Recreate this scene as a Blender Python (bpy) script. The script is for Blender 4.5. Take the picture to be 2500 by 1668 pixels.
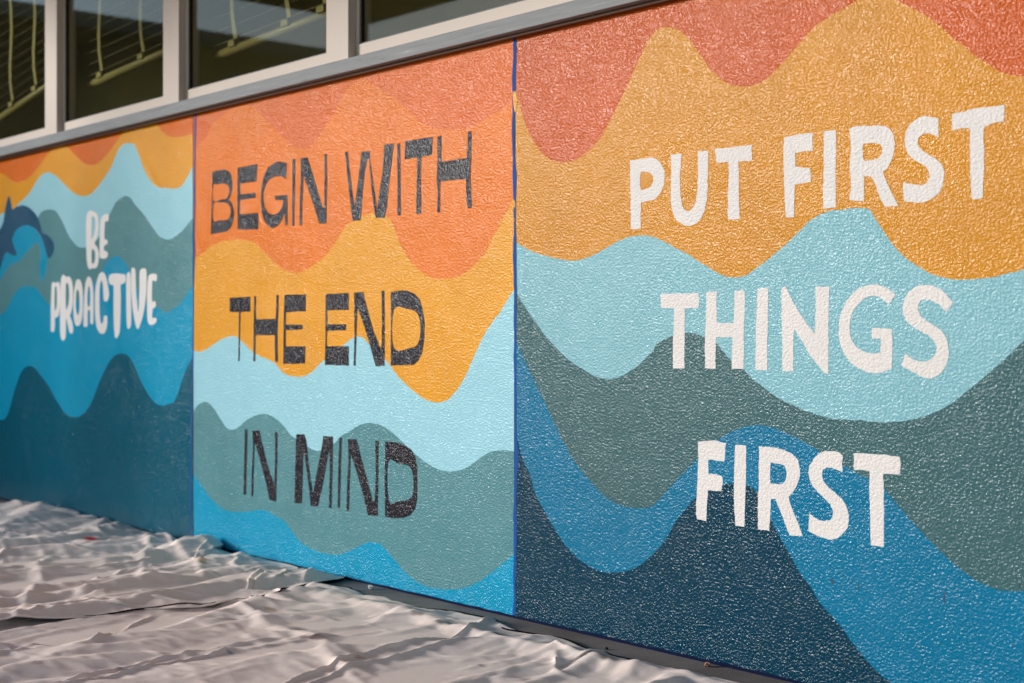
import bpy, bmesh, math, random
import numpy as np
from mathutils import Vector, Matrix
from mathutils.geometry import tessellate_polygon

random.seed(7)
rng = np.random.default_rng(11)
for o in list(bpy.data.objects):
    bpy.data.objects.remove(o, do_unlink=True)
scene = bpy.context.scene
COL = scene.collection

# ------------------------------------------------------------------ camera
# photograph: 2500 x 1668 px, horizon at y = 810, wall lines meet at x = -1759
IMW, HORIZON, FPX, XVP = 2500.0, 810.0, 2500.0 * 50 / 36, -1759.0
WALL_H = 2.10                                   # painted wall, ground to sill
CAM_H = WALL_H * 700.0 / 1422.0
cam_d = bpy.data.cameras.new('camera')
cam = bpy.data.objects.new('camera', cam_d)
COL.objects.link(cam)
cam.location = (0, 0, CAM_H)
cam.rotation_euler = (math.radians(90), 0, 0)
cam_d.lens, cam_d.sensor_width = 50, 36
cam_d.shift_y = -(834.0 - HORIZON) / IMW
cam_d.clip_start, cam_d.clip_end = 0.05, 2000
cam_d.dof.use_dof = True
cam_d.dof.focus_distance = 4.6
cam_d.dof.aperture_fstop = 2.6
scene.camera = cam

# wall frame: local x runs along the wall to the right, local y into the wall
dv = Vector((XVP - 1250.0, FPX, 0)).normalized()
Z0 = FPX * WALL_H / 1422.0
P0 = Vector(((1258 - 1250) / FPX * Z0, Z0, 0))
UX = -dv
ANG = math.atan2(UX.y, UX.x)
UY = Vector((-UX.y, UX.x, 0))
WALL_M = Matrix.Translation(P0) @ Matrix.Rotation(ANG, 4, 'Z')

# ------------------------------------------------------------------ light
SUN_EL = 14.5                                   # low light from the open side of the walkway
world = bpy.data.worlds.new('World')
scene.world = world
world.use_nodes = True
wn = world.node_tree.nodes
wl = world.node_tree.links
sky = wn.new('ShaderNodeTexSky')
sky.sky_type = 'NISHITA'
sky.sun_disc = False
sun_dir = (UX * -0.66 - UY * 0.75).normalized()  # horizontal direction towards the light
sky.sun_elevation = math.radians(SUN_EL)
sky.sun_rotation = math.atan2(sun_dir.x, sun_dir.y)
sky.air_density, sky.dust_density, sky.ozone_density = 1.0, 0.3, 2.0
bg = wn['Background']
bg.inputs['Strength'].default_value = 0.15
wl.new(sky.outputs[0], bg.inputs['Color'])
sun_d = bpy.data.lights.new('sun', 'SUN')
sun_d.energy = 2.9
sun_d.angle = math.radians(13)
sun_d.color = (1.0, 0.975, 0.94)
sun = bpy.data.objects.new('sun', sun_d)
COL.objects.link(sun)
sd = Vector((sun_dir.x * math.cos(math.radians(SUN_EL)), sun_dir.y * math.cos(math.radians(SUN_EL)),
             math.sin(math.radians(SUN_EL))))
sun.rotation_euler = (-sd).to_track_quat('-Z', 'Y').to_euler()
sun.location = (0, 0, 8)
vs = scene.view_settings
vs.view_transform, vs.look, vs.gamma, vs.use_curve_mapping = 'Standard', 'None', 1.0, False
vs.exposure = 0.26
scene.render.engine = 'CYCLES'
scene.cycles.max_bounces = 5
scene.cycles.diffuse_bounces = 3
scene.cycles.glossy_bounces = 3
scene.cycles.sample_clamp_indirect = 6


# ------------------------------------------------------------------ helpers
def tag(o, label=None, cat=None, group=None, kind=None):
    if label: o['label'] = label
    if cat: o['category'] = cat
    if group: o['group'] = group
    if kind: o['kind'] = kind
    return o


def link(o, parent=None):
    COL.objects.link(o)
    if parent is not None:
        o.parent = parent
    return o


def empty(name, label, cat, group=None, loc=(0, 0, 0), wall=True):
    o = bpy.data.objects.new(name, None)
    link(o)
    o.empty_display_size = 0.1
    o.matrix_world = (WALL_M @ Matrix.Translation(loc)) if wall else Matrix.Translation(loc)
    return tag(o, label, cat, group)


def mesh(name, verts, faces, mat, parent=None, smooth=False, wall_root=False):
    me = bpy.data.meshes.new(name)
    me.from_pydata([tuple(v) for v in verts], [], faces)
    me.update()
    if mat is not None:
        me.materials.append(mat)
    if smooth:
        me.polygons.foreach_set('use_smooth', [True] * len(me.polygons))
    o = bpy.data.objects.new(name, me)
    link(o, parent)
    if wall_root:
        o.matrix_world = WALL_M.copy()
    return o


class MB:
    def __init__(self): self.v, self.f = [], []

    def box(self, x0, x1, y0, y1, z0, z1, bev=0.0):
        bm = bmesh.new()
        bmesh.ops.create_cube(bm, size=1)
        for v in bm.verts:
            v.co = Vector(((x0 + x1) / 2 + v.co.x * (x1 - x0), (y0 + y1) / 2 + v.co.y * (y1 - y0),
                           (z0 + z1) / 2 + v.co.z * (z1 - z0)))
        if bev > 0:
            bmesh.ops.bevel(bm, geom=bm.edges[:], offset=bev, segments=2, affect='EDGES', profile=0.6)
        n = len(self.v)
        bm.verts.index_update()
        self.v += [v.co.copy() for v in bm.verts]
        self.f += [[n + v.index for v in f.verts] for f in bm.faces]
        bm.free()
        return self

    def tube(self, pts, r, seg=8):
        n = len(self.v)
        pts = [Vector(p) for p in pts]
        for i, p in enumerate(pts):
            t = (pts[min(i + 1, len(pts) - 1)] - pts[max(i - 1, 0)]).normalized()
            a = t.cross(Vector((0, 0, 1)))
            if a.length < 1e-3: a = t.cross(Vector((0, 1, 0)))
            a.normalize(); b = t.cross(a)
            for k in range(seg):
                w = 2 * math.pi * k / seg
                self.v.append(p + a * (r * math.cos(w)) + b * (r * math.sin(w)))
        for i in range(len(pts) - 1):
            for k in range(seg):
                k2 = (k + 1) % seg
                self.f.append([n + i * seg + k, n + i * seg + k2, n + (i + 1) * seg + k2, n + (i + 1) * seg + k])
        self.f.append([n + k for k in range(seg)][::-1])
        self.f.append([n + (len(pts) - 1) * seg + k for k in range(seg)])
        return self

    def build(self, name, mat, parent=None, wall_root=False, smooth=False):
        return mesh(name, self.v, self.f, mat, parent, smooth, wall_root)


def lin(c):
    out = []
    for x in c:
        x /= 255.0
        out.append(x / 12.92 if x <= 0.04045 else ((x + 0.055) / 1.055) ** 2.4)
    return out


def new_mat(name):
    m = bpy.data.materials.new(name)
    m.use_nodes = True
    nt = m.node_tree
    return m, nt, nt.nodes['Principled BSDF']


# ------------------------------------------------------------------ materials
def stucco_group():
    g = bpy.data.node_groups.new('stucco_relief', 'ShaderNodeTree')
    g.interface.new_socket('Normal', in_out='OUTPUT', socket_type='NodeSocketVector')
    g.interface.new_socket('Height', in_out='OUTPUT', socket_type='NodeSocketFloat')
    N, L = g.nodes, g.links
    out = N.new('NodeGroupOutput')
    tc = N.new('ShaderNodeTexCoord')
    # fine orange-peel grain, slightly drawn out
    mp = N.new('ShaderNodeMapping')
    mp.inputs['Scale'].default_value = (1.0, 1.0, 1.12)
    L.new(tc.outputs['Object'], mp.inputs['Vector'])
    n1 = N.new('ShaderNodeTexNoise')
    n1.inputs['Scale'].default_value = 122
    n1.inputs['Detail'].default_value = 1.6
    n1.inputs['Roughness'].default_value = 0.52
    n1.inputs['Distortion'].default_value = 0.0
    L.new(mp.outputs[0], n1.inputs['Vector'])
    n2 = N.new('ShaderNodeTexNoise')
    n2.inputs['Scale'].default_value = 7
    n2.inputs['Detail'].default_value = 3
    L.new(tc.outputs['Object'], n2.inputs['Vector'])
    mul2 = N.new('ShaderNodeMath'); mul2.operation = 'MULTIPLY_ADD'; mul2.inputs[1].default_value = 0.9
    L.new(n2.outputs['Fac'], mul2.inputs[0]); L.new(n1.outputs['Fac'], mul2.inputs[2])
    sp = N.new('ShaderNodeSeparateXYZ'); L.new(tc.outputs['Object'], sp.inputs[0])
    zr = N.new('ShaderNodeMapRange')
    for k_, v_ in (('From Min', 0.0), ('From Max', 0.16), ('To Min', 1.55), ('To Max', 1.0)): zr.inputs[k_].default_value = v_
    L.new(sp.outputs['Z'], zr.inputs['Value'])
    foot = N.new('ShaderNodeMath'); foot.operation = 'MULTIPLY'
    L.new(mul2.outputs[0], foot.inputs[0]); L.new(zr.outputs[0], foot.inputs[1])
    bp = N.new('ShaderNodeBump')
    bp.inputs['Strength'].default_value = 1.0
    bp.inputs['Distance'].default_value = 0.0033
    L.new(foot.outputs[0], bp.inputs['Height'])
    L.new(bp.outputs[0], out.inputs['Normal'])
    L.new(n1.outputs['Fac'], out.inputs['Height'])
    return g


STUCCO = stucco_group()


def paint(name, rgb, rough=0.14, var=0.15, spec=0.15, spots=None):
    m, nt, p = new_mat(name)
    N, L = nt.nodes, nt.links
    g = N.new('ShaderNodeGroup'); g.node_tree = STUCCO
    L.new(g.outputs['Normal'], p.inputs['Normal'])
    tc = N.new('ShaderNodeTexCoord')
    n = N.new('ShaderNodeTexNoise'); n.inputs['Scale'].default_value = 3.2; n.inputs['Detail'].default_value = 6
    n.inputs['Roughness'].default_value = 0.62
    L.new(tc.outputs['Object'], n.inputs['Vector'])
    c = lin(rgb)
    ramp = N.new('ShaderNodeMix'); ramp.data_type = 'RGBA'
    ramp.inputs[6].default_value = (*[x * (1 - var) for x in c], 1)
    ramp.inputs[7].default_value = (*[min(1, x * (1 + var)) for x in c], 1)
    L.new(n.outputs['Fac'], ramp.inputs[0])
    last = ramp.outputs[2]
    L.new(last, p.inputs['Base Color'])
    n3 = N.new('ShaderNodeTexNoise'); n3.inputs['Scale'].default_value = 5.5; n3.inputs['Detail'].default_value = 4
    L.new(tc.outputs['Object'], n3.inputs['Vector'])
    mr = N.new('ShaderNodeMapRange')
    mr.inputs['From Min'].default_value, mr.inputs['From Max'].default_value = 0.3, 0.7
    mr.inputs['To Min'].default_value, mr.inputs['To Max'].default_value = rough - 0.06, rough + 0.08
    L.new(n3.outputs['Fac'], mr.inputs['Value'])
    L.new(mr.outputs[0], p.inputs['Roughness'])
    p.inputs['Specular IOR Level'].default_value = spec
    return m


def plain(name, rgb, rough=0.5, var=0.06, scale=8, bump=0.0, bscale=200, spec=0.5):
    m, nt, p = new_mat(name)
    N, L = nt.nodes, nt.links
    tc = N.new('ShaderNodeTexCoord')
    n = N.new('ShaderNodeTexNoise'); n.inputs['Scale'].default_value = scale; n.inputs['Detail'].default_value = 6
    L.new(tc.outputs['Object'], n.inputs['Vector'])
    c = lin(rgb)
    mx = N.new('ShaderNodeMix'); mx.data_type = 'RGBA'
    mx.inputs[6].default_value = (*[x * (1 - var) for x in c], 1)
    mx.inputs[7].default_value = (*[min(1, x * (1 + var)) for x in c], 1)
    L.new(n.outputs['Fac'], mx.inputs[0]); L.new(mx.outputs[2], p.inputs['Base Color'])
    p.inputs['Roughness'].default_value = rough
    p.inputs['Specular IOR Level'].default_value = spec
    if bump > 0:
        b = N.new('ShaderNodeBump'); b.inputs['Distance'].default_value = bump
        n2 = N.new('ShaderNodeTexNoise'); n2.inputs['Scale'].default_value = bscale; n2.inputs['Detail'].default_value = 4
        L.new(tc.outputs['Object'], n2.inputs['Vector'])
        L.new(n2.outputs['Fac'], b.inputs['Height']); L.new(b.outputs[0], p.inputs['Normal'])
    return m


M = {
    'plaster': paint('plaster_undercoat', (150, 150, 148)),
    'orange': paint('paint_orange', (212, 102, 0)),
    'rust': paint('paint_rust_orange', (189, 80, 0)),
    'coral': paint('paint_coral', (208, 97, 16)),
    'tangerine': paint('paint_tangerine', (217, 112, 8)),
    'gold': paint('paint_gold', (218, 148, 28)),
    'gold3': paint('paint_gold_shaded', (198, 131, 22)),  # third-panel colours are darkened copies, light falloff put into the paint
    'sky3': paint('paint_pale_blue_shaded', (122, 172, 182), var=0.08),  # pale blue dimmed for the weaker light on that panel
    'white3': paint('paint_white_shaded', (214, 207, 203), rough=0.40, var=0.04),  # same white, darkened for the third panel's weaker light
    'coral3': paint('paint_coral_shaded', (190, 80, 0)),  # coral dimmed to follow the light falloff
    'sky': paint('paint_pale_blue', (146, 196, 208), var=0.06),
    'sage': paint('paint_grey_teal', (82, 132, 138)),
    'sage3': paint('paint_grey_teal_shaded', (58, 94, 98)),  # grey teal darkened for the same falloff of light
    'blue': paint('paint_blue', (0, 144, 182)),
    'blue3': paint('paint_blue_shaded', (0, 106, 142)),  # blue darkened likewise, standing for less light
    'deep': paint('paint_dark_teal', (0, 84, 106)),
    'deep3': paint('paint_dark_teal_shaded', (0, 54, 74)),  # dark teal lowered too, the dimmer light painted in
    'dolphin': paint('paint_slate_blue', (26, 78, 108)),
    'ink': paint('paint_black', (30, 28, 38), var=0.2),
    'white': paint('paint_white', (226, 220, 216), rough=0.45, var=0.03),
    'tape': plain('paint_joint_blue', (10, 74, 146), 0.7, 0.2, 30, spec=0.15),
    'navy': plain('base_gap_navy', (4, 18, 52), 0.8, 0.25, 20, spec=0.1),
    'crack': plain('paint_crack', (4, 26, 44), 0.6),
    'cream': plain('frame_cream', (214, 198, 186), 0.55, 0.04, 5, 0.0006, 60, 0.3),
    'brown': plain('frame_cream_side', (206, 192, 182), 0.5, 0.05, 6),
    'grey': plain('sill_grey', (128, 129, 131), 0.6, 0.10, 9, 0.0012, 55, 0.3),
    'gasket': plain('gasket_black', (12, 16, 16), 0.5),
    'blind': plain('blind_slat', (128, 116, 78), 0.5),
    'tapec': plain('blind_tape', (184, 170, 118), 0.7),
    'rail': plain('blind_rail', (176, 162, 110), 0.45),
    'room': plain('room_wall', (206, 198, 160), 0.9),
    'roomdark': plain('room_dark', (176, 166, 140), 0.9),
    'upper': plain('upper_wall_paint', (190, 178, 164), 0.7, 0.06, 4, 0.002, 70),
}


def weathered_sill():
    m, nt, p = new_mat('sill_grey_weathered')
    N, L = nt.nodes, nt.links
    tc = N.new('ShaderNodeTexCoord')
    mp = N.new('ShaderNodeMapping'); mp.inputs['Scale'].default_value = (2.5, 30, 45)
    L.new(tc.outputs['Object'], mp.inputs['Vector'])
    n = N.new('ShaderNodeTexNoise'); n.inputs['Scale'].default_value = 1.6; n.inputs['Detail'].default_value = 7
    n.inputs['Roughness'].default_value = 0.65
    L.new(mp.outputs[0], n.inputs['Vector'])
    cr = N.new('ShaderNodeValToRGB')
    e = cr.color_ramp.elements
    e[0].position, e[0].color = 0.26, (*lin((92, 92, 94)), 1)
    e[1].position, e[1].color = 0.40, (*lin((124, 126, 129)), 1)
    k = e.new(0.62); k.color = (*lin((134, 135, 137)), 1)
    k = e.new(0.76); k.color = (*lin((170, 170, 168)), 1)
    L.new(n.outputs['Fac'], cr.inputs[0]); L.new(cr.outputs[0], p.inputs['Base Color'])
    p.inputs['Roughness'].default_value = 0.6
    p.inputs['Specular IOR Level'].default_value = 0.3
    b = N.new('ShaderNodeBump'); b.inputs['Distance'].default_value = 0.0015
    L.new(n.outputs['Fac'], b.inputs['Height']); L.new(b.outputs[0], p.inputs['Normal'])
    return m


M['grey'] = weathered_sill()


def glass():
    m = bpy.data.materials.new('window_glass')
    m.use_nodes = True
    N, L = m.node_tree.nodes, m.node_tree.links
    N.remove(N['Principled BSDF'])
    t = N.new('ShaderNodeBsdfTransparent'); t.inputs[0].default_value = (0.87, 0.88, 0.80, 1)
    gl = N.new('ShaderNodeBsdfGlossy'); gl.inputs['Roughness'].default_value = 0.02
    ge = N.new('ShaderNodeNewGeometry')
    dt = N.new('ShaderNodeVectorMath'); dt.operation = 'DOT_PRODUCT'
    L.new(ge.outputs['Incoming'], dt.inputs[0]); L.new(ge.outputs['Normal'], dt.inputs[1])
    fr = None
    for op, v in (('ABSOLUTE', None), ('SUBTRACT', None), ('POWER', 5.0), ('MULTIPLY', 0.96), ('ADD', 0.04)):
        m_ = N.new('ShaderNodeMath'); m_.operation = op
        src = dt.outputs['Value'] if fr is None else fr.outputs[0]
        if op == 'SUBTRACT':
            m_.inputs[0].default_value = 1.0; L.new(src, m_.inputs[1])
        else:
            L.new(src, m_.inputs[0])
            if v is not None: m_.inputs[1].default_value = v
        fr = m_
    mx = N.new('ShaderNodeMixShader')
    L.new(fr.outputs[0], mx.inputs[0]); L.new(t.outputs[0], mx.inputs[1]); L.new(gl.outputs[0], mx.inputs[2])
    L.new(mx.outputs[0], N['Material Output'].inputs['Surface'])
    return m


M['glass'] = glass()


def concrete():
    m, nt, p = new_mat('ground_concrete')
    N, L = nt.nodes, nt.links
    tc = N.new('ShaderNodeTexCoord')
    n = N.new('ShaderNodeTexNoise'); n.inputs['Scale'].default_value = 2.5; n.inputs['Detail'].default_value = 9
    n.inputs['Roughness'].default_value = 0.65
    L.new(tc.outputs['Object'], n.inputs['Vector'])
    cr = N.new('ShaderNodeValToRGB')
    cr.color_ramp.elements[0].position, cr.color_ramp.elements[0].color = 0.3, (*lin((96, 88, 84)), 1)
    cr.color_ramp.elements[1].position, cr.color_ramp.elements[1].color = 0.72, (*lin((138, 128, 122)), 1)
    L.new(n.outputs['Fac'], cr.inputs[0]); L.new(cr.outputs[0], p.inputs['Base Color'])
    p.inputs['Roughness'].default_value = 0.8
    b = N.new('ShaderNodeBump'); b.inputs['Distance'].default_value = 0.0015
    n2 = N.new('ShaderNodeTexNoise'); n2.inputs['Scale'].default_value = 120; n2.inputs['Detail'].default_value = 5
    L.new(tc.outputs['Object'], n2.inputs['Vector'])
    L.new(n2.outputs['Fac'], b.inputs['Height']); L.new(b.outputs[0], p.inputs['Normal'])
    return m


def canvas():
    m, nt, p = new_mat('drop_cloth_canvas')
    N, L = nt.nodes, nt.links
    tc = N.new('ShaderNodeTexCoord')
    n = N.new('ShaderNodeTexNoise'); n.inputs['Scale'].default_value = 4; n.inputs['Detail'].default_value = 7
    L.new(tc.outputs['Object'], n.inputs['Vector'])
    mx = N.new('ShaderNodeMix'); mx.data_type = 'RGBA'
    mx.inputs[6].default_value = (*lin((242, 218, 204)), 1)
    mx.inputs[7].default_value = (*lin((252, 236, 226)), 1)
    L.new(n.outputs['Fac'], mx.inputs[0])
    # dried paint marks kept as a colour attribute of the cloth
    at = N.new('ShaderNodeAttribute'); at.attribute_name = 'stain'
    mx2 = N.new('ShaderNodeMix'); mx2.data_type = 'RGBA'
    L.new(at.outputs['Alpha'], mx2.inputs[0]); L.new(mx.outputs[2], mx2.inputs[6]); L.new(at.outputs['Color'], mx2.inputs[7])
    L.new(mx2.outputs[2], p.inputs['Base Color'])
    p.inputs['Roughness'].default_value = 0.85
    p.inputs['Specular IOR Level'].default_value = 0.08
    # small creases and weave
    n2 = N.new('ShaderNodeTexNoise'); n2.inputs['Scale'].default_value = 16; n2.inputs['Detail'].default_value = 5
    n2.inputs['Distortion'].default_value = 1.2
    L.new(tc.outputs['Object'], n2.inputs['Vector'])
    n3 = N.new('ShaderNodeTexNoise'); n3.noise_type = 'RIDGED_MULTIFRACTAL'
    n3.inputs['Scale'].default_value = 7; n3.inputs['Detail'].default_value = 4
    L.new(tc.outputs['Object'], n3.inputs['Vector'])
    b1 = N.new('ShaderNodeBump'); b1.inputs['Distance'].default_value = 0.002; b1.inputs['Strength'].default_value = 0.5
    L.new(n2.outputs['Fac'], b1.inputs['Height'])
    b2 = N.new('ShaderNodeBump'); b2.inputs['Distance'].default_value = 0.004; b2.inputs['Strength'].default_value = 0.6
    L.new(n3.outputs['Fac'], b2.inputs['Height']); L.new(b1.outputs[0], b2.inputs['Normal'])
    L.new(b2.outputs[0], p.inputs['Normal'])
    return m


# ------------------------------------------------------------------ pixels to wall
FRAMES = {
    'A': (0, 240, 3.136), 'B': (0, 740, 3.136), 'C': (450, 200, 3.136), 'D': (800, 50, 3.136),
    'E': (450, 600, 3.136), 'F': (800, 600, 3.136), 'G': (450, 1000, 3.136), 'H': (800, 1000, 3.136),
    'I': (1200, 0, 3.136), 'J': (1600, 0, 3.136), 'K': (2000, 0, 3.136), 'L': (1200, 400, 3.136),
    'M': (1600, 400, 3.136), 'N': (2000, 400, 3.136), 'O': (1200, 800, 3.136), 'P': (1600, 800, 3.136),
    'Q': (2000, 800, 3.136), 'R': (1200, 1168, 3.136), 'S': (1600, 1168, 3.136), 'T': (2000, 1168, 3.136),
    'pro': (110, 500, 4.48), 'put': (1520, 330, 6.5324), 'fir': (1900, 250, 5.2267), 'st': (2160, 240, 5.228),
    'thi': (1600, 680, 6.031), 'ngs': (1890, 680, 5.1087), 'fi2': (1680, 1060, 5.6), 'st2': (1920, 1060, 5.2267),
    'beg': (500, 360, 6.534), 'wit': (830, 300, 6.0294), 'the': (550, 690, 7.126), 'end': (780, 690, 4.0714),
    'inn': (580, 1030, 4.072), 'min': (800, 1050, 3.7333),
}
NRM = -UY


def pts(s):
    """'A 0,10 5,20 B 3,4' -> photograph pixels"""
    out, fr = [], None
    for w in s.split():
        if ',' in w:
            a, b = w.split(',')
            x0, y0, k = FRAMES[fr]
            out.append((x0 + float(a) / k, y0 + float(b) / k))
        else:
            fr = w
    return out


def ray(px, py):
    return Vector(((px - 1250.0) / FPX, 1.0, (HORIZON - py) / FPX))


CAMV = Vector((0, 0, CAM_H))


def on_wall(px, py, out=0.0):
    """photograph pixel -> (u, z) on the plane `out` metres in front of the wall"""
    d = ray(px, py)
    pl = P0 + NRM * out
    t = (pl - CAMV).dot(NRM) / d.dot(NRM)
    w = CAMV + d * t - P0
    return (w.dot(UX), w.z)


def on_floor(px, py, z=0.0):
    d = ray(px, py)
    t = (z - CAM_H) / d.z
    w = CAMV + d * t - P0
    return (w.dot(UX), w.dot(UY))


def catmull(p, closed=False, seg=5):
    n = len(p)
    out = []
    rngi = range(n) if closed else range(n - 1)
    for i in rngi:
        if closed:
            a, b, c, d = p[(i - 1) % n], p[i], p[(i + 1) % n], p[(i + 2) % n]
        else:
            a, b, c, d = p[max(i - 1, 0)], p[i], p[i + 1], p[min(i + 2, n - 1)]
        # centripetal-ish: uniform catmull with half tension keeps the traced shape
        for k in range(seg):
            t = k / seg
            t2, t3 = t * t, t * t * t
            q = []
            for j in (0, 1):
                q.append(0.5 * (2 * b[j] + (c[j] - a[j]) * t + (2 * a[j] - 5 * b[j] + 4 * c[j] - d[j]) * t2
                                + (3 * b[j] - a[j] - 3 * c[j] + d[j]) * t3))
            out.append(tuple(q))
    if not closed:
        out.append(tuple(p[-1]))
    return out


def rough_edge(poly, step=0.012, amp=0.0007):
    """hand-painted edge: split long edges and let them waver a little"""
    out = []
    n = len(poly)
    for i in range(n):
        a, b = poly[i], poly[(i + 1) % n]
        L_ = math.hypot(b[0] - a[0], b[1] - a[1])
        k = max(1, int(L_ / step))
        for j in range(k):
            t = j / k
            out.append((a[0] + (b[0] - a[0]) * t + random.gauss(0, amp), a[1] + (b[1] - a[1]) * t + random.gauss(0, amp)))
    return out


def sheet(name, loops, y, mat, parent, label=None):
    vl = [[Vector((u, z, 0)) for u, z in lp] for lp in loops]
    tris = tessellate_polygon(vl)
    verts = [(p.x, y, p.y) for lp in vl for p in lp]
    faces = []
    for t in tris:
        a, b, c = (Vector(verts[i]) for i in t)
        nrm = (b - a).cross(c - a)
        if nrm.length < 1e-12: continue
        faces.append(list(t) if nrm.y < 0 else list(t)[::-1])
    o = mesh(name, verts, faces, mat, parent)
    if label: o['label'] = label
    return o


def letter(s, holes, mat, y, parent, ch, closed_smooth=False):
    lo = [on_wall(*p) for p in pts(s)]
    lo = catmull(lo, True, 4) if closed_smooth else rough_edge(lo)
    hs = []
    for h in holes:
        hp = [on_wall(*p) for p in pts(h)]
        hs.append(catmull(hp, True, 4))
    return sheet('painted_letter', [lo] + hs, y, mat, parent)


SPREAD = 9.0


def wave(s, mat, y, parent, u0, u1, label, ext=None, top=WALL_H - 0.004):
    """everything below a traced line, between two panel edges"""
    c = [on_wall(*p) for p in pts(s)]
    if ext == 'left':      # the line goes on past the picture as a mirrored repeat
        c = [(2 * c[0][0] - u, z) for u, z in c[:0:-1]] + c
    if ext == 'right':
        c = c + [(2 * c[-1][0] - u, z) for u, z in c[-2::-1]]
    c = catmull(c, False, 6)
    c = [(u + random.gauss(0, 0.0006), max(min(z + random.gauss(0, 0.0006), top), 0.006)) for u, z in c]
    # cut to the panel
    cc = [p for p in c if u0 < p[0] < u1]
    if c[0][0] < u0 or True:
        cc = [(u0, cc[0][1])] + cc + [(u1, cc[-1][1])]
    poly = cc + [(u1, 0.004), (u0, 0.004)]
    o = sheet('painted_wave', [poly], y, mat, parent, label)
    return o


def blob(s, mat, y, parent, name, label, u0=-1e9, u1=1e9, top=WALL_H - 0.004, smooth=True):
    c = [on_wall(*p) for p in pts(s)]
    c = catmull(c, True, 5) if smooth else rough_edge(c)
    c = [(min(max(u, u0), u1), min(z, top)) for u, z in c]
    return sheet(name, [c], y, mat, parent, label)


# ------------------------------------------------------------------ ground
gm = concrete()
g = mesh('ground', [(-150, -150, 0), (150, -150, 0), (150, 150, 0), (-150, 150, 0)], [[0, 1, 2, 3]], gm)
tag(g, 'grey concrete ground running up to the painted wall', kind='structure')

# ------------------------------------------------------------------ mural wall
J1 = on_wall(472, 760)[0]
J2 = on_wall(1257, 760)[0]
UL, UR = -10.5, 4.4
LY = 0.00015
HALF = 0.004


def panel(label, u0, u1):
    r = empty('mural_panel', label, 'mural', 'painted wall panels')
    MB().box(u0, u1, 0.0, 0.22, 0.002, WALL_H - 0.002).build('plaster_slab', M['plaster'], r)
    return r


# --- panel with the dolphin
p1 = panel('mural panel with a dolphin and brushy white words BE PROACTIVE', UL, J1 - HALF)
a0, a1 = UL, J1 - HALF
sheet('painted_wave', [[(a0, 0.004), (a1, 0.004), (a1, WALL_H - 0.004), (a0, WALL_H - 0.004)]], -LY, M['orange'], p1, 'orange band')
wave('A 0,575 40,590 80,625 130,645 190,630 240,590 300,520 360,435 400,395 450,365 500,366 530,385 580,440 640,495 705,513 '
     '760,490 820,430 880,350 920,290 970,225 1050,150 1130,130 1180,165 1215,220 1260,270 1310,295 1370,297 1430,285 1510,265',
     M['gold'], -2 * LY, p1, a0, a1, 'golden wave', 'left')
wave('A 0,893 30,875 100,850 150,800 210,745 260,670 310,595 360,568 400,575 440,605 490,655 540,705 600,742 645,750 690,735 '
     '740,690 800,610 850,530 890,430 920,375 960,348 1000,346 1030,360 1060,420 1090,510 1130,595 1180,660 1220,683 1290,690 '
     '1360,690 1400,660 1440,595 1475,520 1515,440', M['sky'], -3 * LY, p1, a0, a1, 'pale blue wave', 'left')
wave('A 0,1180 120,1130 230,1010 290,915 320,870 370,852 420,860 450,895 490,970 520,1040 560,1100 600,1138 640,1143 700,1130 760,1060 '
     '800,970 840,890 880,810 920,765 960,748 1000,765 1040,820 1090,875 1130,930 1170,990 1220,1055 1280,1082 1330,1065 '
     '1400,1010 1450,950 1510,890', M['sage'], -4 * LY, p1, a0, a1, 'grey teal wave', 'left')
wave('A 0,1658 40,1628 75,1568 110,1500 160,1450 220,1438 270,1450 310,1500 360,1560 400,1590 450,1600 550,1580 650,1500 '
     '740,1390 790,1310 820,1250 870,1215 920,1218 960,1260 1000,1340 1060,1470 1130,1570 1195,1598 1240,1628 1275,1640 '
     '1310,1623 1370,1583 1400,1545 1440,1490 1510,1380', M['blue'], -5 * LY, p1, a0, a1, 'blue wave', 'left')
wave('B 0,892 40,885 75,810 110,680 150,560 185,500 225,483 265,495 310,550 370,630 430,740 490,830 530,865 570,872 605,870 '
     '660,825 710,740 760,610 820,480 870,410 925,387 975,400 1020,460 1080,600 1140,700 1190,765 1240,785 1290,775 1340,745 '
     '1390,610 1430,500 1470,425 1500,370', M['deep'], -6 * LY, p1, a0, a1, 'dark teal wave', 'left')
blob('A -150,1470 -60,1440 0,1400 30,1340 80,1275 160,1235 220,1160 280,1105 300,1120 310,1180 305,1280 315,1395 340,1370 355,1280 '
     '365,1200 330,1080 270,980 200,960 120,1000 85,1090 70,1180 20,1195 -10,1280 -80,1380', M['blue'], -6.5 * LY, p1,
     'painted_splash', 'bright blue curl of water under the dolphin')
blob('A -20,1040 0,1005 25,950 38,860 52,795 70,748 86,800 97,848 130,830 170,820 210,830 250,860 285,905 310,970 325,1030 360,1045 395,1080 '
     '415,1130 410,1175 385,1222 365,1215 355,1180 335,1110 310,1050 270,1000 220,975 170,980 125,1010 105,1050 95,1090 110,1140 '
     '130,1200 90,1200 55,1180 35,1200 20,1250 0,1310 -60,1400 -140,1440 -170,1400 -120,1250 -70,1120', M['dolphin'], -7 * LY, p1,
     'painted_dolphin', 'leaping slate blue dolphin')
LYR = -8 * LY
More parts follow.
